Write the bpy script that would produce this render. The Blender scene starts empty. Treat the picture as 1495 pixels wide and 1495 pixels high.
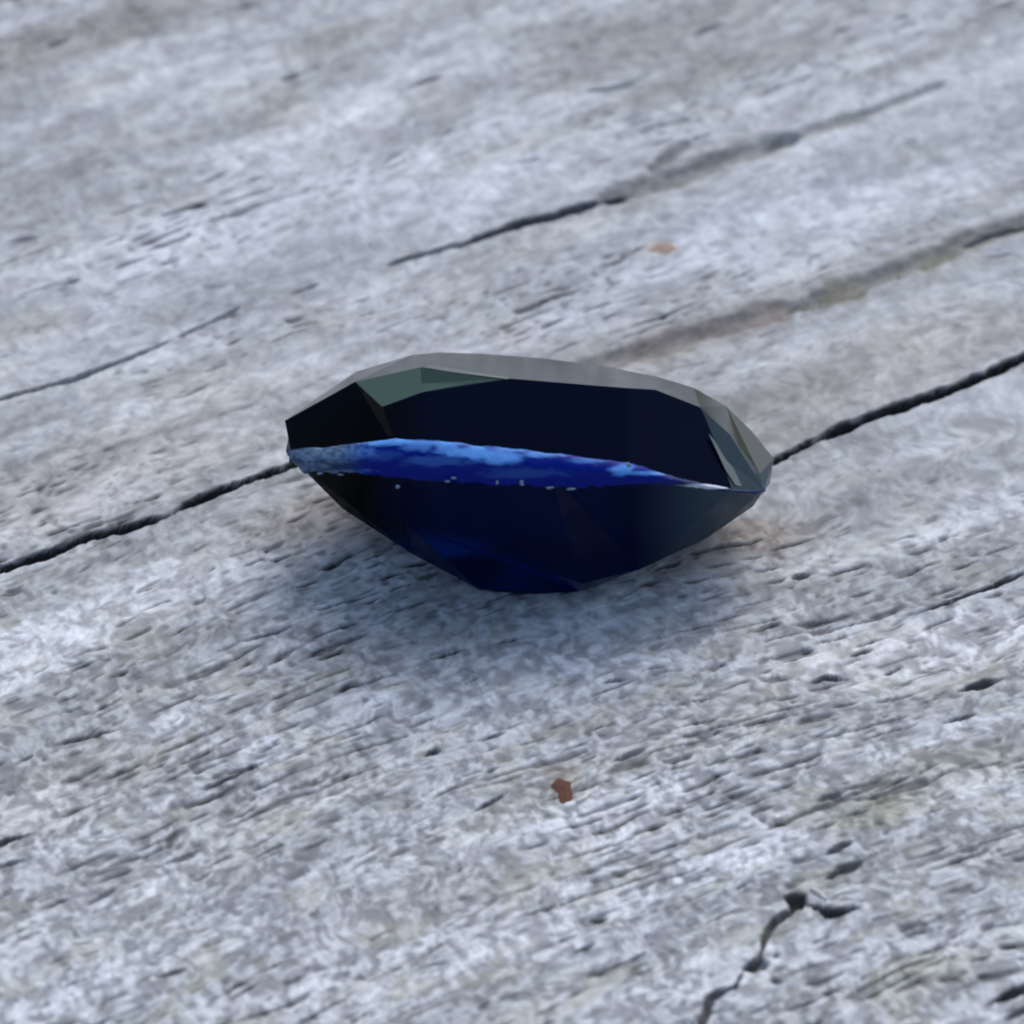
import bpy, math
import numpy as np
from mathutils import Vector, Matrix

# ------------------------------------------------------------------ frame of reference
MM = 0.001
ELEV = math.radians(40.0)            # camera looks down at the board by this much
DIST = 150.0 * MM                    # camera to the middle of the picture
FRAME = 16.8 * MM                    # width of board seen at that distance
S = FRAME / 1495.0                   # one photograph pixel at that distance
SE, CE = math.sin(ELEV), math.cos(ELEV)
RIGHT = Vector((1, 0, 0)); UP = Vector((0, SE, CE)); INTO = Vector((0, CE, -SE))

sc = bpy.context.scene
COL = sc.collection

# ------------------------------------------------------------------ camera
cam_d = bpy.data.cameras.new('camera')
cam = bpy.data.objects.new('camera', cam_d); COL.objects.link(cam)
cam_d.sensor_width = 36.0
cam_d.lens = 36.0 * DIST / FRAME
cam_d.clip_start = 0.005; cam_d.clip_end = 50.0
cam.location = -INTO * DIST
cam.rotation_euler = (math.radians(90) - ELEV, 0, 0)
cam_d.dof.use_dof = True
cam_d.dof.focus_distance = DIST - 2.2 * MM
cam_d.dof.aperture_fstop = 190.0
sc.camera = cam

# ------------------------------------------------------------------ sky, sun, exposure
SUN_EL, SUN_AZ = math.radians(52), math.radians(22)      # azimuth clockwise from +Y
w = bpy.data.worlds.new('World'); sc.world = w; w.use_nodes = True
nt = w.node_tree; nt.nodes.clear()
wo = nt.nodes.new('ShaderNodeOutputWorld'); bg = nt.nodes.new('ShaderNodeBackground')
sky = nt.nodes.new('ShaderNodeTexSky'); sky.sky_type = 'NISHITA'; sky.sun_disc = False
sky.sun_elevation = SUN_EL; sky.sun_rotation = SUN_AZ
sky.air_density = 1.0; sky.dust_density = 3.5; sky.ozone_density = 1.0
bg.inputs[1].default_value = 0.15
nt.links.new(sky.outputs[0], bg.inputs[0]); nt.links.new(bg.outputs[0], wo.inputs[0])
sun_d = bpy.data.lights.new('sun', 'SUN'); sun_d.energy = 0.6; sun_d.angle = math.radians(60)
sun_d.color = (1.0, 0.97, 0.90)
sun = bpy.data.objects.new('sun', sun_d); COL.objects.link(sun)
sd = Vector((math.sin(SUN_AZ) * math.cos(SUN_EL), math.cos(SUN_AZ) * math.cos(SUN_EL), math.sin(SUN_EL)))
sun.rotation_euler = (-sd).to_track_quat('-Z', 'Y').to_euler()
sun.location = sd * 0.5
sc.view_settings.view_transform = 'Standard'; sc.view_settings.look = 'None'
sc.view_settings.gamma = 1.0; sc.view_settings.use_curve_mapping = False
sc.view_settings.exposure = 0.55
sc.render.engine = 'CYCLES'
sc.cycles.use_denoising = True
sc.cycles.max_bounces = 14; sc.cycles.transmission_bounces = 12; sc.cycles.glossy_bounces = 8
sc.cycles.diffuse_bounces = 5
sc.cycles.filter_width = 2.1

# ------------------------------------------------------------------ helpers
def ground_at(px, py):
    """where the sight line through a photograph pixel meets the board (x, y in mm)"""
    dx, dy = (px - 747.5) * S, (747.5 - py) * S
    o = -INTO * DIST
    d = INTO * DIST + RIGHT * dx + UP * dy
    k = -o.z / d.z
    p = o + d * k
    return p.x / MM, p.y / MM

def tag(o, label=None, cat=None, group=None, kind=None):
    if label: o['label'] = label
    if cat: o['category'] = cat
    if group: o['group'] = group
    if kind: o['kind'] = kind

def link(name, me, mat, parent=None):
    o = bpy.data.objects.new(name, me); COL.objects.link(o)
    if mat: me.materials.append(mat)
    if parent: o.parent = parent
    return o

class NT:
    """tiny node-tree writer"""
    def __init__(self, name):
        self.m = bpy.data.materials.new(name); self.m.use_nodes = True
        self.t = self.m.node_tree; self.b = self.t.nodes['Principled BSDF']
        self.out = self.t.nodes['Material Output']
    def n(self, typ, **kw):
        nd = self.t.nodes.new(typ)
        for k, v in kw.items(): setattr(nd, k, v)
        return nd
    def l(self, a, b): self.t.links.new(a, b)
    def val(self, sock, v):
        if hasattr(v, 'links') or isinstance(v, bpy.types.NodeSocket): self.l(v, sock)
        else: sock.default_value = v
    def math(self, op, a, b=0.0, c=None, clamp=False):
        nd = self.n('ShaderNodeMath', operation=op, use_clamp=clamp)
        self.val(nd.inputs[0], a); self.val(nd.inputs[1], b)
        if c is not None: self.val(nd.inputs[2], c)
        return nd.outputs[0]
    def mix(self, f, a, b, typ='MIX'):
        nd = self.n('ShaderNodeMix', data_type='RGBA', blend_type=typ)
        self.val(nd.inputs[0], f)
        for s, v in ((nd.inputs[6], a), (nd.inputs[7], b)):
            if isinstance(v, bpy.types.NodeSocket): self.l(v, s)
            else: s.default_value = (*v, 1.0)
        return nd.outputs[2]
    def noise(self, vec, scale, detail=3.0, rough=0.55, dist=0.0):
        nd = self.n('ShaderNodeTexNoise')
        self.l(vec, nd.inputs['Vector'])
        nd.inputs['Scale'].default_value = scale; nd.inputs['Detail'].default_value = detail
        nd.inputs['Roughness'].default_value = rough; nd.inputs['Distortion'].default_value = dist
        return nd.outputs[0]
    def ramp(self, f, a, b):
        nd = self.n('ShaderNodeMapRange', interpolation_type='SMOOTHSTEP')
        self.val(nd.inputs[0], f); nd.inputs[1].default_value = a; nd.inputs[2].default_value = b
        return nd.outputs[0]
    def attr(self, name):
        nd = self.n('ShaderNodeAttribute', attribute_name=name); return nd.outputs['Fac']

# ------------------------------------------------------------------ noise in numpy
_rng = np.random.RandomState(7)
_TAB = _rng.rand(512, 512).astype(np.float32)
def vnoise(x, y, seed=0):
    """smooth value noise, roughly -1..1"""
    x = x + seed * 17.31; y = y + seed * 41.77
    xi = np.floor(x); yi = np.floor(y)
    fx = x - xi; fy = y - yi
    xi = xi.astype(np.int64); yi = yi.astype(np.int64)
    fx = fx * fx * fx * (fx * (fx * 6 - 15) + 10); fy = fy * fy * fy * (fy * (fy * 6 - 15) + 10)
    x0 = xi & 511; x1 = (xi + 1) & 511; y0 = yi & 511; y1 = (yi + 1) & 511
    a = _TAB[x0, y0]; b = _TAB[x1, y0]; c = _TAB[x0, y1]; d = _TAB[x1, y1]
    v = (a + (b - a) * fx) * (1 - fy) + (c + (d - c) * fx) * fy
    return v * 2 - 1
def fbm(x, y, n, seed=0, gain=0.5):
    s = 0; amp = 1.0; tot = 0
    for i in range(n):
        s = s + amp * vnoise(x * 2 ** i, y * 2 ** i, seed + i * 3); tot += amp; amp *= gain
    return s / tot
def smooth(e0, e1, v):
    t = np.clip((v - e0) / (e1 - e0), 0, 1); return t * t * (3 - 2 * t)

# ================================================================== THE BOARD
# grain frame: u along the grain, v across it (mm)
GA = math.atan2(0.36 / SE, 1.0)
CU, SU = math.cos(GA), math.sin(GA)
def to_uv(x, y): return x * CU + y * SU, -x * SU + y * CU

def axis(half, step, far, grow=1.12):
    core = np.arange(-half, half + step * 0.5, step)
    out = []; p = half; d = step
    while p < far:
        d *= grow; p += d; out.append(min(p, far))
    out = np.array(out)
    return np.concatenate([-out[::-1], core, out])
ua = axis(17.5, 0.05, 170.0); va = axis(19.0, 0.027, 70.0)
U, Vv = np.meshgrid(ua, va, indexing='ij')
U = U.astype(np.float64); Vv = Vv.astype(np.float64)
X = U * CU - Vv * SU; Y = U * SU + Vv * CU

# gentle wander of the fibres
Wv = Vv + 0.45 * vnoise(U / 9.0, Vv / 6.0, 1) + 0.12 * vnoise(U / 2.6, Vv / 1.5, 2)
front = smooth(4.0, -9.0, Y)                      # coarser, more eroded grain towards the viewer's end
wu = 0.03 * vnoise(U / 0.23, Vv / 0.19, 3) + 0.15 * vnoise(U / 0.7, Vv / 0.5, 4)
wv = 0.015 * vnoise(U / 0.21, Vv / 0.17, 6) + 0.07 * vnoise(U / 0.8, Vv / 0.6, 7)
FU = U + wu; FV = Wv + wv                          # broken, wandering fibre coordinates
H = 0.11 * fbm(U / 14.0, Wv / 2.8, 2, 5)
H += 0.020 * fbm(FU / 3.6, FV / 0.36, 2, 9) * (0.5 + 0.6 * front)
strand = fbm(FU / 0.42, FV / 0.125, 2, 14, 0.6)
H += 0.0085 * strand * (0.35 + 0.85 * front)
spk = fbm(FU / 0.150, FV / 0.165, 2, 21, 0.7)
H += 0.006 * spk * (0.35 + 0.75 * front)
# short open pores and checks, in drifts
dr = fbm(U / 5.0, Wv / 1.6, 2, 30)
pore = smooth(0.53, 0.86, vnoise(FU / 0.60, FV / 0.070, 33) + 0.36 * dr - 0.26 * (1 - front))
pit = smooth(0.50, 0.85, vnoise(FU / 0.19, FV / 0.090, 37) + 0.26 * dr - 0.18 * (1 - front))
H -= 0.045 * pore + 0.018 * pit
DIRT = 0.68 * pore + 0.42 * pit
FIBRE = np.clip(0.5 + (0.36 + 0.84 * front) * (0.80 * spk + 0.20 * strand) + (0.16 + 0.12 * front) * vnoise(FU / 0.28, FV / 0.22, 44), 0, 1)

TINT_BROWN = np.zeros_like(H); TINT_GREEN = np.zeros_like(H); TINT_COOL = np.zeros_like(H); DARKWOOD_SHADE = np.zeros_like(H)

def poly_dist(pts, reach):
    """(mask, distance, position 0..1) of grid points near a polyline given in ground mm"""
    P = np.array(pts); lo = P.min(0) - reach; hi = P.max(0) + reach
    m = (X > lo[0]) & (X < hi[0]) & (Y > lo[1]) & (Y < hi[1])
    idx = np.nonzero(m.ravel())[0]
    px = X.ravel()[idx]; py = Y.ravel()[idx]
    L = np.concatenate([[0], np.cumsum(np.hypot(*np.diff(P, axis=0).T))])
    best = np.full(idx.shape, 1e9); pos = np.zeros(idx.shape)
    for i in range(len(P) - 1):
        a = P[i]; d = P[i + 1] - a; ll = d @ d
        t = np.clip(((px - a[0]) * d[0] + (py - a[1]) * d[1]) / ll, 0, 1)
        ds = np.hypot(px - a[0] - t * d[0], py - a[1] - t * d[1])
        b = ds < best
        best[b] = ds[b]; pos[b] = ((L[i] + t * math.sqrt(ll)) / L[-1])[b]
    return idx, best, pos

def crack(pix, wpx, depth, dirt=1.0, soft=0.0, taper=(0.12, 0.12), brown=0.0, green=0.0, seed=0, rough=0.35):
    """a check in the wood: pix in photograph pixels, wpx opening width in pixels"""
    pts = [ground_at(*p) for p in pix]
    hw = wpx * S / MM * 0.5 * 1.25
    reach = hw * 4 + 0.5
    idx, ds, pos = poly_dist(pts, reach)
    u = U.ravel()[idx]; v = Vv.ravel()[idx]
    wob = vnoise(u / 0.55, v / 3.0, 60 + seed) * 0.8 + vnoise(u / 0.24, v / 0.3, 90 + seed) * 0.6
    env = np.ones_like(pos)
    if taper[0]: env *= smooth(0, taper[0], pos)
    if taper[1]: env *= smooth(0, taper[1], 1 - pos)
    hwl = hw * env * np.maximum(0.22, 1 + rough * wob) + 1e-4
    k = np.maximum(0, ds + min(0.022, 0.35 * hw) * (vnoise(u / 0.11, v / 0.09, 130 + seed) + 0.6 * vnoise(u / 0.30, v / 0.10, 150 + seed))) / hwl
    prof = smooth(1.25 + soft, 0.10 * (1 - min(soft, 1)), k) * np.minimum(1, env * 1.5)
    H.ravel()[idx] -= depth * prof
    lip = np.exp(-((k - 1.5) / 0.6) ** 2) * env
    H.ravel()[idx] += 0.006 * lip
    DIRT.ravel()[idx] = np.maximum(DIRT.ravel()[idx], dirt * smooth(1.42 + soft, 1.0 - 0.5 * min(soft, 1), k) * env)
    if brown: TINT_BROWN.ravel()[idx] += brown * smooth(2.6, 0.4, k) * env * (0.7 + 0.5 * wob)
    if green: TINT_GREEN.ravel()[idx] += green * smooth(2.4, 0.4, k) * env * (0.7 + 0.5 * wob)

# the long checks
crack([(-90, 862), (0, 830), (60, 811), (130, 783), (200, 766), (262, 746)], 13, 0.5, 1.0, taper=(0.05, 0.12), seed=1)
crack([(240, 752), (300, 724), (350, 706), (430, 678), (520, 645), (640, 604)], 11, 0.45, 1.0, taper=(0.1, 0.1), seed=2)
crack([(620, 615), (760, 566), (870, 532), (930, 516), (1010, 490), (1090, 466), (1190, 440)], 26, 0.08, 0.38, soft=0.6, brown=0.9, seed=3, taper=(0.1, 0.1))
crack([(1130, 462), (1190, 438), (1280, 404), (1350, 380), (1400, 358), (1440, 342), (1500, 326), (1600, 296)], 27, 0.10, 0.46, soft=0.6, brown=0.5, green=0.9, seed=4, taper=(0.15, 0.0))
crack([(1395, 362), (1440, 342), (1500, 328), (1600, 298)], 7, 0.16, 0.6, soft=0.3, seed=41)
crack([(960, 745), (1060, 700), (1130, 671), (1190, 640), (1225, 624)], 9, 0.4, 1.0, taper=(0.1, 0.15), seed=5)
crack([(1175, 645), (1225, 626), (1290, 600), (1350, 580), (1400, 562), (1440, 546), (1495, 521), (1600, 480)], 14, 0.55, 1.0, taper=(0.1, 0.02), seed=6)
crack([(-40, 592), (30, 572), (60, 564), (110, 550), (200, 516), (262, 490)], 7, 0.15, 0.48, seed=7)
crack([(255, 492), (300, 472), (355, 445)], 5, 0.12, 0.35, seed=8)
crack([(300, 470), (355, 455)], 5, 0.10, 0.30, seed=81)
crack([(420, 430), (470, 412)], 5, 0.08, 0.30, seed=9)
crack([(560, 388), (600, 374), (650, 362), (672, 352)], 7, 0.18, 0.5, seed=10)
crack([(650, 368), (700, 346), (760, 326), (820, 312), (880, 293), (930, 275)], 13, 0.28, 0.75, seed=11, taper=(0.15, 0.1))
crack([(860, 300), (930, 275), (980, 262), (1050, 236), (1110, 216), (1180, 196)], 26, 0.12, 0.42, soft=0.6, green=0.35, seed=12)
crack([(1100, 220), (1180, 195), (1260, 170), (1330, 142), (1395, 116)], 15, 0.09, 0.32, soft=0.7, green=0.35, seed=13)
crack([(945, 252), (975, 228), (1008, 204)], 15, 0.10, 0.45, soft=0.6, seed=14)
crack([(1010, 204), (1040, 196)], 7, 0.10, 0.3, seed=15)
# shorter ones, mostly on the near part
for i, (pl, wd, dp, dt) in enumerate([
    ([(1290, 905), (1340, 893), (1390, 876), (1455, 852), (1500, 832), (1560, 806)], 8, 0.26, 0.95),
    ([(1386, 1018), (1420, 1008), (1470, 994)], 11, 0.25, 0.95), ([(1366, 1062), (1432, 1045)], 9, 0.18, 0.75),
    ([(610, 968), (660, 955), (705, 940)], 6, 0.22, 0.9), ([(712, 942), (770, 928)], 6, 0.2, 0.85),
    ([(268, 1160), (310, 1146), (345, 1130), (405, 1104)], 8, 0.22, 0.85), ([(335, 938), (400, 922), (455, 898)], 5, 0.16, 0.75),
    ([(-30, 1235), (10, 1226), (52, 1214)], 11, 0.24, 0.95), ([(-30, 1268), (10, 1258), (50, 1250)], 8, 0.18, 0.8),
    ([(215, 1430), (250, 1420), (285, 1410)], 10, 0.18, 0.8), ([(220, 1268), (260, 1252), (305, 1234)], 6, 0.16, 0.7),
    ([(60, 1092), (120, 1078), (200, 1058)], 6, 0.16, 0.7), ([(612, 1106), (648, 1094)], 9, 0.22, 0.9),
    ([(688, 1086), (745, 1068)], 6, 0.18, 0.85), ([(675, 1192), (715, 1172), (755, 1148)], 7, 0.18, 0.7),
    ([(1175, 998), (1205, 988), (1248, 990)], 8, 0.2, 0.85), ([(1236, 958), (1282, 944)], 7, 0.18, 0.8),
    ([(1150, 844), (1190, 836)], 8, 0.2, 0.8), ([(880, 1118), (920, 1102), (955, 1088)], 6, 0.16, 0.7),
    ([(870, 998), (920, 990)], 6, 0.16, 0.75), ([(1090, 925), (1150, 905)], 6, 0.12, 0.5),
    ([(190, 868), (240, 840)], 5, 0.10, 0.4), ([(1180, 1085), (1230, 1060)], 5, 0.12, 0.5),
    ([(1430, 1475), (1470, 1455), (1520, 1430)], 13, 0.3, 1.0), ([(1455, 1495), (1520, 1462)], 8, 0.2, 0.8),
    ([(480, 1015), (560, 990), (600, 980)], 5, 0.12, 0.5), ([(120, 1325), (160, 1300), (175, 1290)], 8, 0.14, 0.55),
    ([(830, 1395), (875, 1375)], 6, 0.15, 0.7), ([(620, 1408), (660, 1400)], 7, 0.14, 0.6),
    ([(700, 1130), (735, 1120)], 5, 0.14, 0.5), ([(1260, 1165), (1320, 1140), (1345, 1128)], 8, 0.16, 0.6),
    ([(1185, 1172), (1240, 1155)], 7, 0.16, 0.55), ([(1410, 1310), (1445, 1298)], 7, 0.18, 0.7),
    ([(1090, 1180), (1130, 1210)], 7, 0.12, 0.45), ([(940, 950), (975, 935)], 6, 0.13, 0.5),
    ([(400, 122), (450, 108)], 8, 0.12, 0.4), ([(578, 138), (625, 118), (668, 112)], 10, 0.14, 0.45),
    ([(180, 362), (230, 338)], 5, 0.10, 0.3), ([(290, 272), (340, 245)], 9, 0.10, 0.3), ([(0, 352), (65, 342)], 14, 0.10, 0.3),
    ([(745, 240), (800, 230)], 12, 0.10, 0.25), ([(830, 135), (900, 128), (948, 110)], 14, 0.12, 0.35), ([(1000, 58), (1070, 30)], 14, 0.12, 0.35),
]):
    crack(pl, wd * 0.85, dp * 0.6, dt * 0.9, seed=100 + i, taper=(0.4, 0.4), rough=0.6)
# torn split in the near right corner: one wandering line with a branch and a few frayed pockets
crack([(1024, 1500), (1036, 1458), (1054, 1448), (1074, 1442), (1086, 1418), (1100, 1409), (1110, 1394), (1116, 1372), (1128, 1352), (1150, 1336), (1168, 1322)], 7.5, 0.16, 0.8, seed=200, taper=(0.04, 0.04), rough=1.0)
crack([(1084, 1420), (1108, 1410), (1132, 1412)], 15, 0.14, 0.7, soft=0.2, seed=201, taper=(0.3, 0.4), rough=0.8)
crack([(1146, 1330), (1166, 1320), (1190, 1328), (1212, 1337), (1238, 1332), (1266, 1325)], 12, 0.22, 0.9, seed=203, taper=(0.12, 0.3), rough=0.7)
crack([(1152, 1326), (1164, 1319), (1180, 1322)], 22, 0.25, 0.95, seed=204, taper=(0.3, 0.3), rough=0.6)
crack([(1195, 1290), (1225, 1273), (1268, 1256)], 10, 0.14, 0.7, seed=205, taper=(0.3, 0.4), rough=0.7)
crack([(1200, 1250), (1225, 1240), (1252, 1226)], 9, 0.14, 0.75, seed=206, taper=(0.3, 0.4), rough=0.7)
crack([(1136, 1306), (1165, 1288), (1182, 1280)], 14, 0.06, 0.2, soft=0.5, seed=207, taper=(0.3, 0.4), brown=0.8)
crack([(1120, 1432), (1148, 1436)], 8, 0.10, 0.6, seed=208, taper=(0.3, 0.4))
crack([(1128, 1396), (1140, 1398)], 8, 0.10, 0.6, seed=209, taper=(0.3, 0.4))

BN = 0.35 * vnoise(U / 1.3, Wv / 0.7, 300) + 0.18 * vnoise(U / 0.35, Wv / 0.25, 340)
def blob(arr, px, py, rx, ry, amt, seed=0, ang=None):
    """a soft tint patch, for weathered wood and for painted shadow, long axis along the grain"""
    gx, gy = ground_at(px, py); gu, gv = to_uv(gx, gy)
    a = (U - gu) / (rx * S / MM); b = (Vv - gv) / (ry * S / MM / 0.75)
    r = np.sqrt(a * a + b * b) + BN
    arr += amt * smooth(1.25, 0.35, r)
# weathering: brown-grey near the checks, paler blue-grey on the far part, lichen-green films; some patches paint the stone's shadow tone
for i, b in enumerate([(1230, 560, 480, 70, 0.60), (1000, 500, 160, 40, 0.5), (150, 690, 330, 70, 0.45), (60, 480, 90, 30, 0.3),
                       (1080, 800, 150, 45, 0.55), (560, 770, 120, 40, 0.30), (740, 480, 42, 26, 0.55), (930, 70, 260, 60, 0.35), (120, 50, 330, 40, 0.55), (250, 1420, 60, 14, 0.5),  # first two patches paint brownish shadow tone beside the stone
                       (960, 358, 26, 14, 0.75), (820, 1120, 30, 30, 0.4), (1150, 1010, 300, 40, 0.2), (80, 1170, 240, 60, 0.35), (650, 1300, 300, 50, 0.25), (1395, 1000, 110, 40, 0.2)]):
    blob(TINT_BROWN, *b, seed=i)
blob(TINT_BROWN, 500, 755, 170, 55, 0.8); blob(TINT_BROWN, 1060, 785, 110, 40, 0.85); blob(TINT_BROWN, 822, 1140, 24, 30, 0.7)  # first two paint the shade and warm glow beside the stone
for i, b in enumerate([(1330, 1435, 110, 34, 0.75), (1370, 1140, 190, 36, 0.55), (1270, 1190, 90, 20, 0.5), (20, 480, 70, 24, 0.4), (420, 150, 60, 40, 0.35),
                       (480, 60, 120, 24, 0.35), (700, 230, 160, 22, 0.3), (280, 560, 140, 40, 0.35), (980, 130, 260, 30, 0.3), (850, 340, 200, 18, 0.2),
                       (760, 1180, 200, 24, 0.4), (430, 1180, 200, 30, 0.25), (920, 860, 120, 26, 0.35), (200, 910, 80, 30, 0.25), (120, 1120, 60, 24, 0.3)]):
    blob(TINT_GREEN, *b, seed=20 + i)
for i, b in enumerate([(520, 300, 700, 120, 0.7), (1150, 300, 500, 90, 0.7), (700, 990, 420, 60, 0.5), (450, 1330, 500, 60, 0.4), (1000, 1300, 300, 60, 0.4), (900, 430, 350, 40, 0.5)]):
    blob(TINT_COOL, *b, seed=40 + i)
for i, b in enumerate([(120, 55, 340, 34, 0.7), (470, 60, 90, 14, 0.6), (1060, 100, 260, 34, 0.45), (400, 190, 60, 22, 0.4), (620, 120, 80, 16, 0.4), (1010, 480, 110, 20, 0.4),
                       (1300, 560, 400, 50, 0.35), (860, 240, 90, 14, 0.3), (60, 690, 220, 40, 0.3), (720, 480, 26, 12, 0.35), (540, 760, 80, 18, 0.3), (1020, 830, 110, 26, 0.4)]):  # last two: the stone's shadow painted darker into the wood
    blob(DARKWOOD_SHADE, *b, seed=60 + i)

# fade the relief out beyond the modelled close-up so that the far sheet stays calm
fade = smooth(60.0, 25.0, np.maximum(np.abs(U) * 0.9, np.abs(Vv)))
H = H * fade
DIRT = np.clip(DIRT, 0, 1) * fade
gx0, gy0 = ground_at(770, 866)

nu, nv = H.shape
co = np.empty((nu * nv, 3), np.float32)
co[:, 0] = (U * MM).ravel(); co[:, 1] = (Vv * MM).ravel(); co[:, 2] = (H * MM).ravel()
ii = np.arange(nu * nv).reshape(nu, nv)
quads = np.stack([ii[:-1, :-1], ii[1:, :-1], ii[1:, 1:], ii[:-1, 1:]], -1).reshape(-1, 4)
# sides and underside of the board
thick = 28.0
rim = np.concatenate([ii[:, 0], ii[-1, 1:], ii[-2::-1, -1], ii[0, -2:0:-1]])
low = co[rim].copy(); low[:, 2] = -thick * MM
base = len(co); nr = len(rim)
co = np.concatenate([co, low])
li = base + np.arange(nr)
skirt = np.stack([rim, li, np.roll(li, -1), np.roll(rim, -1)], -1)[:, ::-1]
quads = np.concatenate([quads, skirt])
me = bpy.data.meshes.new('wooden_board')
me.vertices.add(len(co)); me.vertices.foreach_set('co', co.ravel())
nl = quads.size + nr
me.loops.add(nl)
me.loops.foreach_set('vertex_index', np.concatenate([quads.ravel(), li[::-1]]).astype(np.int32))
me.polygons.add(len(quads) + 1)
me.polygons.foreach_set('loop_start', np.concatenate([np.arange(len(quads)) * 4, [quads.size]]).astype(np.int32))
sm = np.ones(len(quads) + 1, bool); sm[len(quads) - nr:] = False
me.update(calc_edges=True)
me.polygons.foreach_set('use_smooth', sm)
def put_attr(name, arr):
    a = me.attributes.new(name, 'FLOAT', 'POINT')
    full = np.zeros(len(co), np.float32); full[:nu * nv] = arr.ravel()
    a.data.foreach_set('value', full)
put_attr('dirt', DIRT); put_attr('brown', np.clip(TINT_BROWN, 0, 1)); put_attr('green', np.clip(TINT_GREEN, 0, 1))
put_attr('cool', np.clip(TINT_COOL, 0, 1)); put_attr('aged_shade', np.clip(DARKWOOD_SHADE, 0, 1))
put_attr('across', FV * MM); put_attr('along', FU * MM); put_attr('fibre', FIBRE); put_attr('eroded', 0.35 + 0.65 * front)

def wood_material():
    t = NT('weathered_wood')
    tc = t.n('ShaderNodeTexCoord').outputs['Object']
    sep = t.n('ShaderNodeSeparateXYZ'); t.l(tc, sep.inputs[0])
    def grain(su, sv):
        c = t.n('ShaderNodeCombineXYZ')
        t.l(t.math('MULTIPLY', t.attr('along'), 1000.0 * su), c.inputs[0])
        t.l(t.math('MULTIPLY', t.attr('across'), 1000.0 * sv), c.inputs[1])
        return c.outputs[0]
    base = t.mix(t.ramp(t.noise(grain(0.12, 0.7), 1.0, 3), 0.35, 0.65), (0.302, 0.326, 0.342), (0.410, 0.440, 0.464))
    base = t.mix(t.math('MULTIPLY', t.attr('cool'), 0.75), base, (0.435, 0.478, 0.530))
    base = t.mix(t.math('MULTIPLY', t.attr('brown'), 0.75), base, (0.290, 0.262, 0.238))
    base = t.mix(t.math('MULTIPLY', t.attr('green'), 0.60), base, (0.270, 0.275, 0.190))
    base = t.mix(t.math('MULTIPLY', t.attr('aged_shade'), 0.80), base, (0.185, 0.185, 0.185))
    # bleached and grey fibre bundles
    er = t.attr('eroded')                                                      # how far the surface has weathered open
    bd = t.ramp(t.noise(grain(0.20, 0.75), 1.0, 3, 0.6, 0.6), 0.32, 0.68)     # broad bleached and dull bands
    base = t.mix(1.0, base, t.mix(bd, (0.76, 0.77, 0.77), (1.14, 1.14, 1.14)), 'MULTIPLY')
    st = t.ramp(t.noise(grain(0.55, 6.0), 1.0, 3, 0.65, 0.3), 0.30, 0.70)     # thin grain streaks
    base = t.mix(er, base, t.mix(1.0, base, t.mix(st, (0.86, 0.86, 0.86), (1.10, 1.10, 1.10)), 'MULTIPLY'))
    base = t.mix(1.0, base, t.mix(t.ramp(t.attr('fibre'), 0.05, 0.95), (0.66, 0.66, 0.67), (1.29, 1.29, 1.29)), 'MULTIPLY')
    f2 = t.ramp(t.noise(grain(8.0, 6.0), 1.0, 2, 0.6, 0.1), 0.30, 0.70)
    base = t.mix(er, base, t.mix(1.0, base, t.mix(f2, (0.78, 0.78, 0.79), (1.18, 1.18, 1.18)), 'MULTIPLY'))
    # faint mauve and ochre mottling
    hue = t.noise(grain(0.8, 1.4), 1.0, 2)
    base = t.mix(t.math('MULTIPLY', t.ramp(hue, 0.55, 0.72), 0.16), base, (0.37, 0.36, 0.41))
    base = t.mix(t.math('MULTIPLY', t.math('MULTIPLY', t.ramp(hue, 0.48, 0.32), 0.40), er), base, (0.36, 0.37, 0.30))
    base = t.mix(t.math('MULTIPLY', t.attr('dirt'), 0.97), base, (0.016, 0.016, 0.018))
    t.l(base, t.b.inputs['Base Color'])
    t.b.inputs['Roughness'].default_value = 0.85
    t.b.inputs['Specular IOR Level'].default_value = 0.25
    bp = t.n('ShaderNodeBump'); bp.inputs['Strength'].default_value = 0.5; bp.inputs['Distance'].default_value = 0.000012
    t.l(t.noise(grain(5.0, 12.0), 1.0, 3, 0.6, 0.4), bp.inputs['Height'])
    t.l(bp.outputs[0], t.b.inputs['Normal'])
    return t.m
WOOD = wood_material()
board = link('wooden_board', me, WOOD)
board.rotation_euler = (0, 0, GA)
tag(board, 'weathered silver grey wooden board with long dark cracks along the grain', 'wooden board', kind='structure')

def board_height(x, y):
    """relief of the board at ground point in mm"""
    u, v = to_uv(x, y)
    i = int(np.argmin(abs(ua - u))); j = int(np.argmin(abs(va - v)))
    return float(H[max(i - 2, 0):i + 3, max(j - 2, 0):j + 3].mean())

# ================================================================== THE GEMSTONE
# the stone leans on its pavilion with the table tipped away from the viewer:
# its own frame is (length, height, depth), written in photograph pixels of S each
GC = (770.0, 690.0)
GS = S * 0.990
A2, B2 = 357.0, 210.0
def hw(x): return B2 * math.sqrt(max(0.0, 1 - ((x - 772) / A2) ** 2))
# foot of the stone: the keel point (770,867) at depth 0 touches the board
fx, fy = ground_at(770, 866)
foot = Vector((fx * MM, fy * MM, 0))
z_top = max(board_height(fx + a, fy + b) for a in (-0.8, -0.4, 0, 0.4, 0.8) for b in (-0.2, 0, 0.3))
foot.z = (z_top - 0.02) * MM
def G(x, y, d):
    """point of the stone relative to its foot, metres"""
    return (RIGHT * (x - 770) - UP * (y - 866.5) + INTO * d) * GS

def plane_depth(a, b, c, x, y):
    """depth at (x, y) on the plane through three (x, y, depth) points"""
    M = np.array([[a[0], a[1], 1], [b[0], b[1], 1], [c[0], c[1], 1]], float)
    k = np.linalg.solve(M, np.array([a[2], b[2], c[2]], float))
    return float(k[0] * x + k[1] * y + k[2])

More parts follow.
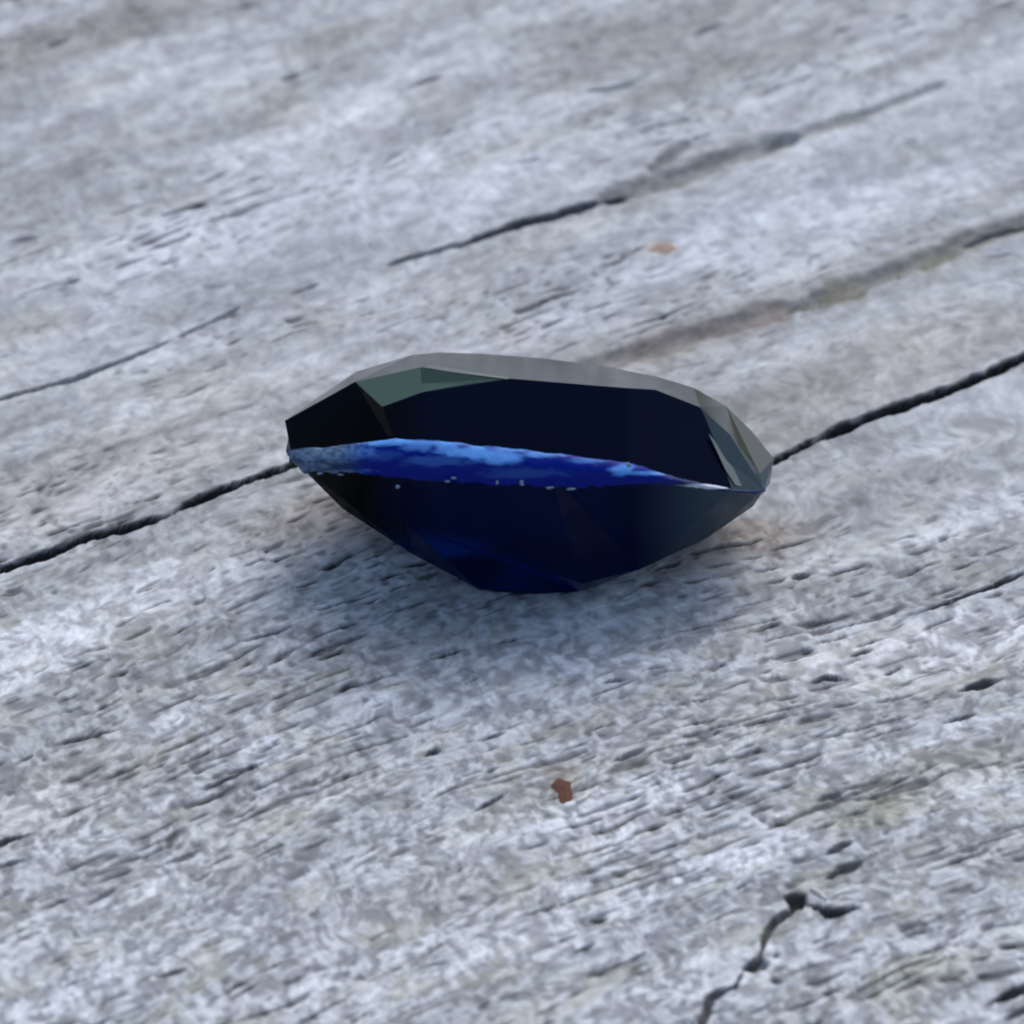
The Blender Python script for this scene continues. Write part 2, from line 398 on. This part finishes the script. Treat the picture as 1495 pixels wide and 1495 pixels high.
gem = bpy.data.objects.new('gemstone', None); COL.objects.link(gem)
gem.empty_display_size = 0.002
gem.location = foot
tag(gem, 'dark blue faceted oval gemstone lying tilted on the grey board', 'gemstone')

def polished(name='polished_sapphire', body_col=None, haze=False, ior=1.23, power=1.2, navy=(0.0010, 0.0032, 0.0120), blue=0.082):
    t = NT(name)
    tc = t.n('ShaderNodeTexCoord').outputs['Object']
    sep = t.n('ShaderNodeSeparateXYZ'); t.l(tc, sep.inputs[0])
    # colour zoning of the stone along its length: ink blue, with a teal end
    x = t.math('MULTIPLY', sep.outputs[0], 1000.0)
    zone = t.mix(t.ramp(x, 1.4, 3.4), (0.008, 0.022 * blue / 0.082, blue), (0.060, 0.105, 0.150))
    zone = t.mix(t.ramp(x, -1.2, -3.0), zone, (0.030, 0.045, 0.070))
    rf = t.n('ShaderNodeBsdfRefraction'); rf.inputs['IOR'].default_value = 1.77; rf.inputs['Roughness'].default_value = 0.28
    t.l(zone, rf.inputs['Color'])
    # milky body colour: navy, a green reflection painted under the table on one side, hazy teal at the far tip
    body = t.mix(t.ramp(x, -1.4, -2.6), navy, (0.0006, 0.0010, 0.0014))
    if haze: body = t.mix(t.ramp(x, 1.5, 3.2), body, (0.030, 0.046, 0.060))
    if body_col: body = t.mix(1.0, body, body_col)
    df = t.n('ShaderNodeBsdfDiffuse'); t.l(body, df.inputs['Color'])
    ad = t.n('ShaderNodeAddShader'); t.l(rf.outputs[0], ad.inputs[0]); t.l(df.outputs[0], ad.inputs[1])
    gl = t.n('ShaderNodeBsdfGlossy'); gl.inputs['Roughness'].default_value = 0.10
    fr = t.n('ShaderNodeFresnel'); fr.inputs['IOR'].default_value = ior
    mx = t.n('ShaderNodeMixShader')
    t.l(t.math('POWER', fr.outputs[0], power), mx.inputs[0]); t.l(ad.outputs[0], mx.inputs[1]); t.l(gl.outputs[0], mx.inputs[2])
    t.l(mx.outputs[0], t.out.inputs['Surface'])
    return t.m
def frosted():
    t = NT('bruted_girdle')
    tc = t.n('ShaderNodeTexCoord').outputs['Object']
    worn = t.attr('worn')
    sep = t.n('ShaderNodeSeparateXYZ'); t.l(tc, sep.inputs[0])
    left = t.ramp(t.math('MULTIPLY', sep.outputs[0], 1000.0), -2.5, -3.1)
    right = t.ramp(t.math('MULTIPLY', sep.outputs[0], 1000.0), 1.9, 2.7)
    pale = t.mix(left, (0.090, 0.265, 0.66), (0.15, 0.23, 0.34)); pale = t.mix(right, pale, (0.42, 0.48, 0.58))
    deep = t.mix(left, (0.0005, 0.009, 0.165), (0.012, 0.035, 0.085)); deep = t.mix(right, deep, (0.012, 0.025, 0.07))
    c = t.mix(worn, deep, pale); t.l(c, t.b.inputs['Base Color'])
    r = t.math('MULTIPLY_ADD', worn, 0.35, 0.25)
    t.l(r, t.b.inputs['Roughness'])
    t.b.inputs['IOR'].default_value = 1.18
    bp = t.n('ShaderNodeBump'); bp.inputs['Strength'].default_value = 0.5; bp.inputs['Distance'].default_value = 0.00003
    t.l(t.noise(tc, 9000.0, 3), bp.inputs['Height']); t.l(bp.outputs[0], t.b.inputs['Normal'])
    return t.m
def chipped():
    t = NT('chipped_edge')
    t.b.inputs['Base Color'].default_value = (0.10, 0.16, 0.24, 1)
    t.b.inputs['Roughness'].default_value = 0.7
    return t.m
POL = polished(); HAZY = polished('polished_hazy_tip', None, True, navy=(0.0010, 0.0045, 0.0220)); TABLE = polished('polished_table', (0.016, 0.026, 0.024), ior=1.77, power=1.25); PAV = polished('polished_pavilion', navy=(0.0010, 0.0044, 0.0240), blue=0.110)
GREEN = polished('polished_green_reflection', (0.034, 0.066, 0.056)); TEAL = polished('polished_dark_green_reflection', (0.010, 0.028, 0.027)); FRO = frosted(); CHP = chipped()  # both green body colours stand in for trees reflected in the facets

inside = G(770, 690, 0)
def facet(name, pts, mat=POL, label=None):
    """one flat facet; corners are (x, y, depth)"""
    P = [G(*p) for p in pts]
    n = Vector((0, 0, 0))
    for i in range(len(P)):
        a, b = P[i], P[(i + 1) % len(P)]
        n += Vector(((a.y - b.y) * (a.z + b.z), (a.z - b.z) * (a.x + b.x), (a.x - b.x) * (a.y + b.y)))
    c = sum(P, Vector()) / len(P)
    if n.dot(c - inside) < 0: P.reverse()
    m = bpy.data.meshes.new(name)
    m.from_pydata([tuple(p) for p in P], [], [list(range(len(P)))]); m.update()
    o = link(name, m, mat, gem)
    if label: o['label'] = label
    return o

# -- corners shared between facets
M0 = (428, 668, -hw(428)); M2 = (590, 672, -hw(590)); M4 = (800, 687, -hw(800)); M5 = (915, 693, -hw(915))
M6 = (975, 703, -hw(975)); M7 = (1066, 715, -hw(1066)); M8 = (1114, 713, -hw(1114))
ML = (417, 658, 0); MR = (1124, 704, 0)
N0 = (428, 664, hw(428)); N2 = (590, 668, hw(590)); N4 = (770, 682, hw(770)); N5 = (915, 690, hw(915)); N7 = (1060, 702, hw(1060)); N8 = (1112, 708, hw(1112))
A = (417, 613, -41); A_ = (428, 602, 20)
B = (520, 557, -88); B_ = (520, 540, 44)
T1 = (615, 536, -88); T1_ = (600, 516, 48)
T2 = (955, 569, -118); T2_ = (960, 548, 30)
TB = [(880, 531, 103), (790, 519, 136), (700, 512.5, 130), (640, 511, 106)]
D = (745, 553, -133)
Dm = (915, 567, plane_depth(M2, M5, D, 915, 567))
rp = lambda x, y: (x, y, plane_depth(M5, M7, Dm, x, y))
T2 = rp(955, 569)
Q = (560, 594, plane_depth(M2, M5, D, 560, 594)); R = (617, 573, plane_depth(M2, M5, D, 617, 573))
F = rp(1020, 594); F_ = (1014, 564, 50)
I = (1108, 690, -38); I_ = (1130, 668, 14)
Hh = (1062, 632, -84); Hb = (1062, 591, 60); J_ = (1100, 629, 40)
S1 = rp(1027, 608); S2 = rp(1050, 665)
TR = tuple(T1[i] + 0.65 * (R[i] - T1[i]) for i in range(3))
# -- table and shoulders
facet('table_facet', [T1, D, Dm, T2, T2_] + TB + [T1_], TABLE)
facet('shoulder_facet', [B, T1, T1_, B_], TABLE)
facet('shoulder_facet', [A, B, B_, A_], TABLE)
facet('shoulder_facet', [T2, F, F_, T2_], TABLE)
facet('shoulder_facet', [F, Hh, Hb, F_], TABLE)
facet('shoulder_facet', [Hh, I, I_, J_, Hb], TABLE)
# -- crown, near side
facet('crown_facet', [A, B, Q, M2, M0])
facet('crown_facet', [A, M0, ML, A_])
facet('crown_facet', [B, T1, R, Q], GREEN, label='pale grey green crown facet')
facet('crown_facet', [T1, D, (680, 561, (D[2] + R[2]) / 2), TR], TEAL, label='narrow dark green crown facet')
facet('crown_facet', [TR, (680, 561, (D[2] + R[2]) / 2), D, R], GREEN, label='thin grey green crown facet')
facet('crown_facet', [Q, R, D, Dm, M5, M2])
facet('crown_facet', [Dm, T2, F, S1, S2, M7, M5])
facet('crown_facet', [F, Hh, S1], HAZY)
facet('crown_facet', [S1, Hh, I, M8, M7, S2], HAZY, label='smoky teal crown facet at the right tip')
facet('crown_facet', [I, I_, MR, M8], HAZY)
# -- crown, far side
facet('crown_facet', [A_, B_, N2, N0]); facet('crown_facet', [A_, N0, ML])
facet('crown_facet', [B_, T1_, TB[3], N2]); facet('crown_facet', [TB[3], TB[2], N4, N2]); facet('crown_facet', [TB[2], TB[1], N4]); facet('crown_facet', [TB[1], TB[0], N5, N4]); facet('crown_facet', [TB[0], T2_, N5])
facet('crown_facet', [T2_, F_, Hb, N7, N5]); facet('crown_facet', [Hb, J_, I_, N8, N7]); facet('crown_facet', [I_, MR, N8])
# -- pavilion
K1 = (500, 741, 0); K2 = (600, 806, 0); K3 = (700, 859, 0); K4 = (772, 866.5, 0); K5 = (845, 862, 0); K6 = (934, 829.5, 0); K7 = (1030, 785, 0); K8 = (1099, 738, 0)
P1 = (594, 764, -96); P2 = (850, 850, plane_depth(M2, M4, P1, 850, 850))
facet('pavilion_facet', [M0, M2, P1, K2, K1], PAV)
facet('pavilion_facet', [M2, M4, P2, P1], PAV)
facet('pavilion_facet', [P1, P2, K5, K4, K3, K2], PAV, label='deep navy lower pavilion facet')
facet('pavilion_facet', [M4, M5, K6, K5, P2], PAV); facet('pavilion_facet', [M5, M6, K6], HAZY)
facet('pavilion_facet', [M6, M7, K7, K6], HAZY, label='smoky teal blue pavilion facet at the right')
facet('pavilion_facet', [M7, M8, K8, K7], HAZY)
facet('pavilion_facet', [M0, K1, ML], PAV); facet('pavilion_facet', [M8, MR, K8], HAZY)
facet('pavilion_facet', [N0, N2, K2, K1], PAV); facet('pavilion_facet', [N0, K1, ML], PAV)
facet('pavilion_facet', [N2, N4, K4, K3, K2], PAV); facet('pavilion_facet', [N4, N5, K6, K5, K4], PAV)
facet('pavilion_facet', [N5, N7, N8, K8, K7, K6], PAV); facet('pavilion_facet', [N8, MR, K8], PAV)

# -- pale strips: a worn edge at the tip, a painted highlight along the table
WORN_GLINT = NT('worn_glint_arris'); WORN_GLINT.b.inputs['Base Color'].default_value = (0.070, 0.096, 0.104, 1); WORN_GLINT.b.inputs['Roughness'].default_value = 0.5
WORN_GLINT = WORN_GLINT.m
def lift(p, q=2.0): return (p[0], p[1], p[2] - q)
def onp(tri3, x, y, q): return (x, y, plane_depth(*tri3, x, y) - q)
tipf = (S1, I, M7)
facet('worn_glint_arris', [onp(tipf, *p, 5) for p in ((1032, 632), (1041, 643), (1056, 668), (1073, 688), (1083, 709), (1071, 707), (1056, 684))], WORN_GLINT, 'pale worn edge near the right tip')
facet('worn_glint_arris', [(626, 533, -88), (660, 538, -100), (742, 551, -131), (742, 554, -136), (660, 543, -106), (624, 537, -92)], WORN_GLINT, 'pale painted highlight along the table edge')

# -- girdle: an uneven ground band round the widest line
GT = [(419, 652), (430, 654), (470, 652), (530, 647), (580, 640), (640, 644), (700, 651), (760, 655), (800, 661), (860, 668), (912, 674), (970, 691), (1010, 702), (1066, 712), (1100, 714), (1116, 710)]
GB = [(421, 664), (432, 676), (446, 690), (500, 688), (530, 691), (560, 694), (620, 700), (680, 703), (740, 707), (800, 710), (850, 711), (910, 707), (965, 705), (1000, 709), (1066, 718), (1100, 721), (1116, 717)]
def interp(L, x): return float(np.interp(x, [p[0] for p in L], [p[1] for p in L]))
rng = np.random.RandomState(3)
xs = list(np.linspace(420, 1116, 280)); NVR = 20
PATCH = [(480, 662, 66, 13, .75), (572, 645, 44, 6, 1.0), (612, 650, 26, 8, .6), (655, 652, 20, 8, .9), (692, 661, 44, 10, 1.0), (735, 666, 32, 12, .95), (790, 663, 32, 5, .8), (850, 672, 30, 4, .45),
         (906, 684, 18, 10, .9), (940, 690, 44, 4, .8), (1032, 709, 38, 4, 1.2), (455, 680, 30, 10, .55), (500, 688, 44, 4, .5), (640, 672, 60, 8, .28), (760, 690, 60, 8, .15), (560, 665, 30, 10, .15), (640, 647, 90, 4, .8), (740, 656, 60, 4, .7)]
verts = []; worn = []; faces = []
def tri(a): return float(a)
def nz(x, y, s): return float(vnoise(np.array([x]), np.array([y]), s)[0])
for i, x in enumerate(xs):
    yt, yb = interp(GT, x), interp(GB, x)
    yt += 1.6 * nz(x / 24, 0, 400) + 0.5 * nz(x / 7, 0, 401); yb += 2.0 * nz(x / 11, 0, 402) + 1.5 * nz(x / 4, 3, 403)
    xe = x
    h0 = hw(min(max(xe, 422), 1118))
    for j in range(NVR + 1):
        v = j / NVR
        y = yt + (yb - yt) * v
        bulge = 5.0 * math.sin(math.pi * min(1, max(0, v))) ** 0.7
        d = -(h0 + bulge)
        # the ground upper bevel leans back, so that it faces the sky
        d += 9.0 * max(0.0, 0.35 - v) * min(1, (yb - yt) / 40)
        d += 0.6 * nz(x / 11, v * 4, 420)
        d += 13.0 * max(0.0, v - 0.45) * min(1, (yb - yt) / 40)
        if j in (0, NVR): d = -(h0 - 7)
        verts.append(tuple(G(xe, y, d)))
        rag = 0.30 * nz(x / 22, y / 5, 430) + 0.14 * nz(x / 8, y / 3.5, 431)
        wv = 0.0
        for (qx, qy, qa, qb, qs) in PATCH:
            rr = math.hypot((x - qx) / qa, (y - qy) / qb) + rag
            wv = max(wv, qs * float(smooth(1.22, 0.56, np.array(rr))))
        if x < 540: wv *= 0.75 + 0.55 * nz(x / 4.5, y / 4, 436)
        worn.append(min(1, max(0, wv)))
for i in range(len(xs) - 1):
    for j in range(NVR):
        a = i * (NVR + 1) + j
        faces.append((a, a + 1, a + NVR + 2, a + NVR + 1))
# the far half of the band, plain
nb = len(verts); back = [(1116, 713, hw(1114)), (1060, 702, hw(1060)), (990, 697, hw(990)), (915, 690, hw(915)), (840, 686, hw(840)), (770, 682, hw(770)), (680, 676, hw(680)), (590, 668, hw(590)), (500, 664, hw(500)), (421, 660, hw(423))]
for (x, y, d) in back:
    for (dy, dd) in ((-16, -4), (-12, 4), (12, 4), (16, -4)):
        verts.append(tuple(G(x, y + dy * (0.5 if x > 1050 else 1), d + dd))); worn.append(0.5)
for i in range(len(back) - 1):
    for j in range(3):
        a = nb + i * 4 + j; faces.append((a, a + 1, a + 5, a + 4))
gm = bpy.data.meshes.new('girdle'); gm.from_pydata(verts, [], faces); gm.update()
at = gm.attributes.new('worn', 'FLOAT', 'POINT'); at.data.foreach_set('value', np.array(worn, np.float32))
gm.polygons.foreach_set('use_smooth', [True] * len(gm.polygons))
girdle = link('girdle', gm, FRO, gem)
girdle['label'] = 'bright blue unpolished band with pale worn patches'

# -- small pale chips along the lower edge of the band
def lump(name, cx, cy, rx, ry, d, mat, parent, seed, thick=4.0):
    r = np.random.RandomState(seed); vs = []; fs = []
    nn = 7
    vs.append(G(cx, cy, d - thick))
    for k in range(nn):
        a = 2 * math.pi * k / nn + r.uniform(-.25, .25); q = r.uniform(.7, 1.15)
        vs.append(G(cx + rx * .5 * q * math.cos(a), cy + ry * .55 * q * math.sin(a), d - thick * .75))
    for k in range(nn):
        a = 2 * math.pi * k / nn + r.uniform(-.25, .25); q = r.uniform(.55, 1.25)
        vs.append(G(cx + rx * .85 * q * math.cos(a), cy + ry * .85 * q * math.sin(a), d + 2))
    for k in range(nn):
        k2 = (k + 1) % nn
        fs.append((0, 1 + k2, 1 + k)); fs.append((1 + k, 1 + k2, 1 + nn + k2, 1 + nn + k))
    m = bpy.data.meshes.new(name); m.from_pydata([tuple(v) for v in vs], [], fs); m.update()
    return link(name, m, mat, parent)
for i, (cx, cy, rx, ry) in enumerate([(583, 710, 4, 4), (655, 702, 6, 3), (664, 697, 5, 3), (726, 704, 3, 4), (762, 705, 4.5, 6), (801, 711, 9, 2.8), (832, 713, 10, 3), (914, 679, 6, 6), (908, 689, 10, 2.6), (470, 690, 8, 2.6), (500, 692, 7, 2)]):
    lump('chip', cx, cy, rx, ry, -(hw(cx) + 1.5), CHP, girdle, 500 + i, 1.2)

# ================================================================== SPECKS ON THE BOARD
def plain(name, col, rough=0.8, col2=None, scale=9000.0):
    t = NT(name)
    if col2:
        tc = t.n('ShaderNodeTexCoord').outputs['Object']
        t.l(t.mix(t.ramp(t.noise(tc, scale, 3), 0.35, 0.65), col, col2), t.b.inputs['Base Color'])
    else: t.b.inputs['Base Color'].default_value = (*col, 1)
    t.b.inputs['Roughness'].default_value = rough
    return t.m
def flake(name, px, py, rx, ry, hgt, mat, seed, rot=0.0, sink=0.3):
    """an irregular crumb of about rx by ry pixels lying on the board"""
    gx, gy = ground_at(px, py); z = board_height(gx, gy)
    k = S / MM; r_ = np.random.RandomState(seed)
    vs, fs = [], []; nn, rings = 20, 6
    p1, p2, p3 = r_.uniform(0, 6.28, 3)
    lob = [1 + .20 * math.sin(2 * 6.2832 * i / nn + p1) + .14 * math.sin(3 * 6.2832 * i / nn + p2) + .10 * math.sin(5 * 6.2832 * i / nn + p3) for i in range(nn)]
    for q in range(rings):
        f = q / (rings - 1)
        for i in range(nn):
            a = 2 * math.pi * i / nn
            rad = lob[i] * (1 - 0.97 * f) * (1 + r_.uniform(-.06, .06))
            x = rx * k * rad * math.cos(a); y = ry * k / SE * rad * math.sin(a)
            zz = hgt * (f ** 0.45 * (1 + r_.uniform(-.35, .35)) - sink)
            x, y = x * math.cos(rot) - y * math.sin(rot), x * math.sin(rot) + y * math.cos(rot)
            vs.append((x * MM, y * MM, zz * MM))
    for q in range(rings - 1):
        for i in range(nn):
            i2 = (i + 1) % nn
            fs.append((q * nn + i, q * nn + i2, (q + 1) * nn + i2, (q + 1) * nn + i))
    fs.append(tuple((rings - 1) * nn + i for i in range(nn)))
    m = bpy.data.meshes.new(name); m.from_pydata(vs, [], fs); m.update()
    m.polygons.foreach_set('use_smooth', [True] * len(m.polygons))
    o = link(name, m, mat); o.location = (gx * MM, gy * MM, z * MM)
    return o
RUST = plain('rust_crumb', (0.125, 0.042, 0.020), 0.9, (0.060, 0.034, 0.026))
TAN = plain('tan_crumb', (0.30, 0.225, 0.17), 0.9, (0.26, 0.20, 0.155))
o = flake('debris_fleck', 822, 1152, 15, 17, 0.045, RUST, 23)
tag(o, 'rust red fleck of debris on the board in front of the gemstone', 'debris')
o = flake('debris_fleck', 965, 361, 22, 10, 0.03, TAN, 12)
tag(o, 'pale brown fleck of debris on the board behind the gemstone', 'debris')
# pale raised splinter by the torn corner
def splinter(pix, wpx, lift, mat):
    pts = [ground_at(*p) for p in pix]; vs, fs = [], []
    n = len(pts)
    x0, y0 = pts[0]; z0 = board_height(x0, y0)
    for i, (x, y) in enumerate(pts):
        a = pts[max(i - 1, 0)]; b = pts[min(i + 1, n - 1)]
        tx, ty = b[0] - a[0], b[1] - a[1]; L = math.hypot(tx, ty); nx, ny = -ty / L, tx / L
        wd = wpx * S / MM * 0.5 * (0.35 + 0.65 * math.sin(math.pi * (i + 0.5) / n))
        z = lift * math.sin(math.pi * (i + .6) / (n + .2)) + board_height(x, y) - z0
        for (o_, h) in ((-wd, -0.06), (-wd * .5, 0.04), (wd * .5, 0.05), (wd, -0.06)):
            vs.append(((x - x0 + nx * o_) * MM, (y - y0 + ny * o_) * MM, (z + h) * MM))
    for i in range(n - 1):
        for j in range(4):
            j2 = (j + 1) % 4
            fs.append((i * 4 + j, i * 4 + j2, i * 4 + 4 + j2, i * 4 + 4 + j))
    fs.append((0, 1, 2, 3)); fs.append(tuple((n - 1) * 4 + j for j in (3, 2, 1, 0)))
    m = bpy.data.meshes.new('wood_splinter'); m.from_pydata(vs, [], fs); m.update()
    o = link('wood_splinter', m, mat); o.location = (x0 * MM, y0 * MM, z0 * MM)
    return o
PALE = plain('bleached_fibre', (0.62, 0.60, 0.55), 0.8, (0.48, 0.47, 0.44))
o = splinter([(1184, 1300), (1196, 1308), (1206, 1318)], 8, 0.02, PALE)
tag(o, 'pale raised splinter over the dark torn hole in the board', 'splinter')
o = splinter([(842, 1172), (852, 1168), (862, 1160)], 8, 0.03, PALE)
tag(o, 'tiny white splinter beside the rust red fleck', 'splinter')
# lichen grains lodged in the far check
gr = np.random.RandomState(5); vs, fs = [], []
path = [(1135, 462), (1190, 440), (1280, 406), (1350, 381), (1405, 356)]
for k_ in range(170):
    q = gr.rand() ** 1.0; seg = q * (len(path) - 1); i = min(int(seg), len(path) - 2); f = seg - i
    px = path[i][0] + (path[i + 1][0] - path[i][0]) * f + gr.normal(0, 4); py = path[i][1] + (path[i + 1][1] - path[i][1]) * f + gr.normal(0, 8)
    if k_ < 45: px = 1196 + gr.normal(0, 14); py = 440 + gr.normal(0, 7)
    gx, gy = ground_at(px, py); z = board_height(gx, gy); rad = gr.uniform(0.02, 0.05); z -= 0.018
    b0 = len(vs)
    for (a, c, d) in ((1, 0, 0), (0, 1, 0), (-1, 0, 0), (0, -1, 0), (0, 0, .8), (0, 0, -.8)):
        j = gr.uniform(.8, 1.2)
        vs.append(((gx + a * rad * j) * MM, (gy + c * rad * j) * MM, (z + d * rad * j) * MM))
    for (a, c, d) in ((0, 1, 4), (1, 2, 4), (2, 3, 4), (3, 0, 4), (1, 0, 5), (2, 1, 5), (3, 2, 5), (0, 3, 5)): fs.append((b0 + a, b0 + c, b0 + d))
m = bpy.data.meshes.new('lichen'); m.from_pydata(vs, [], fs); m.update()
o = link('lichen', m, plain('lichen', (0.20, 0.180, 0.11), 0.95, (0.26, 0.255, 0.18), 2500.0))
tag(o, 'olive brown lichen grains lodged in the crack right of the gemstone', 'lichen', kind='stuff')
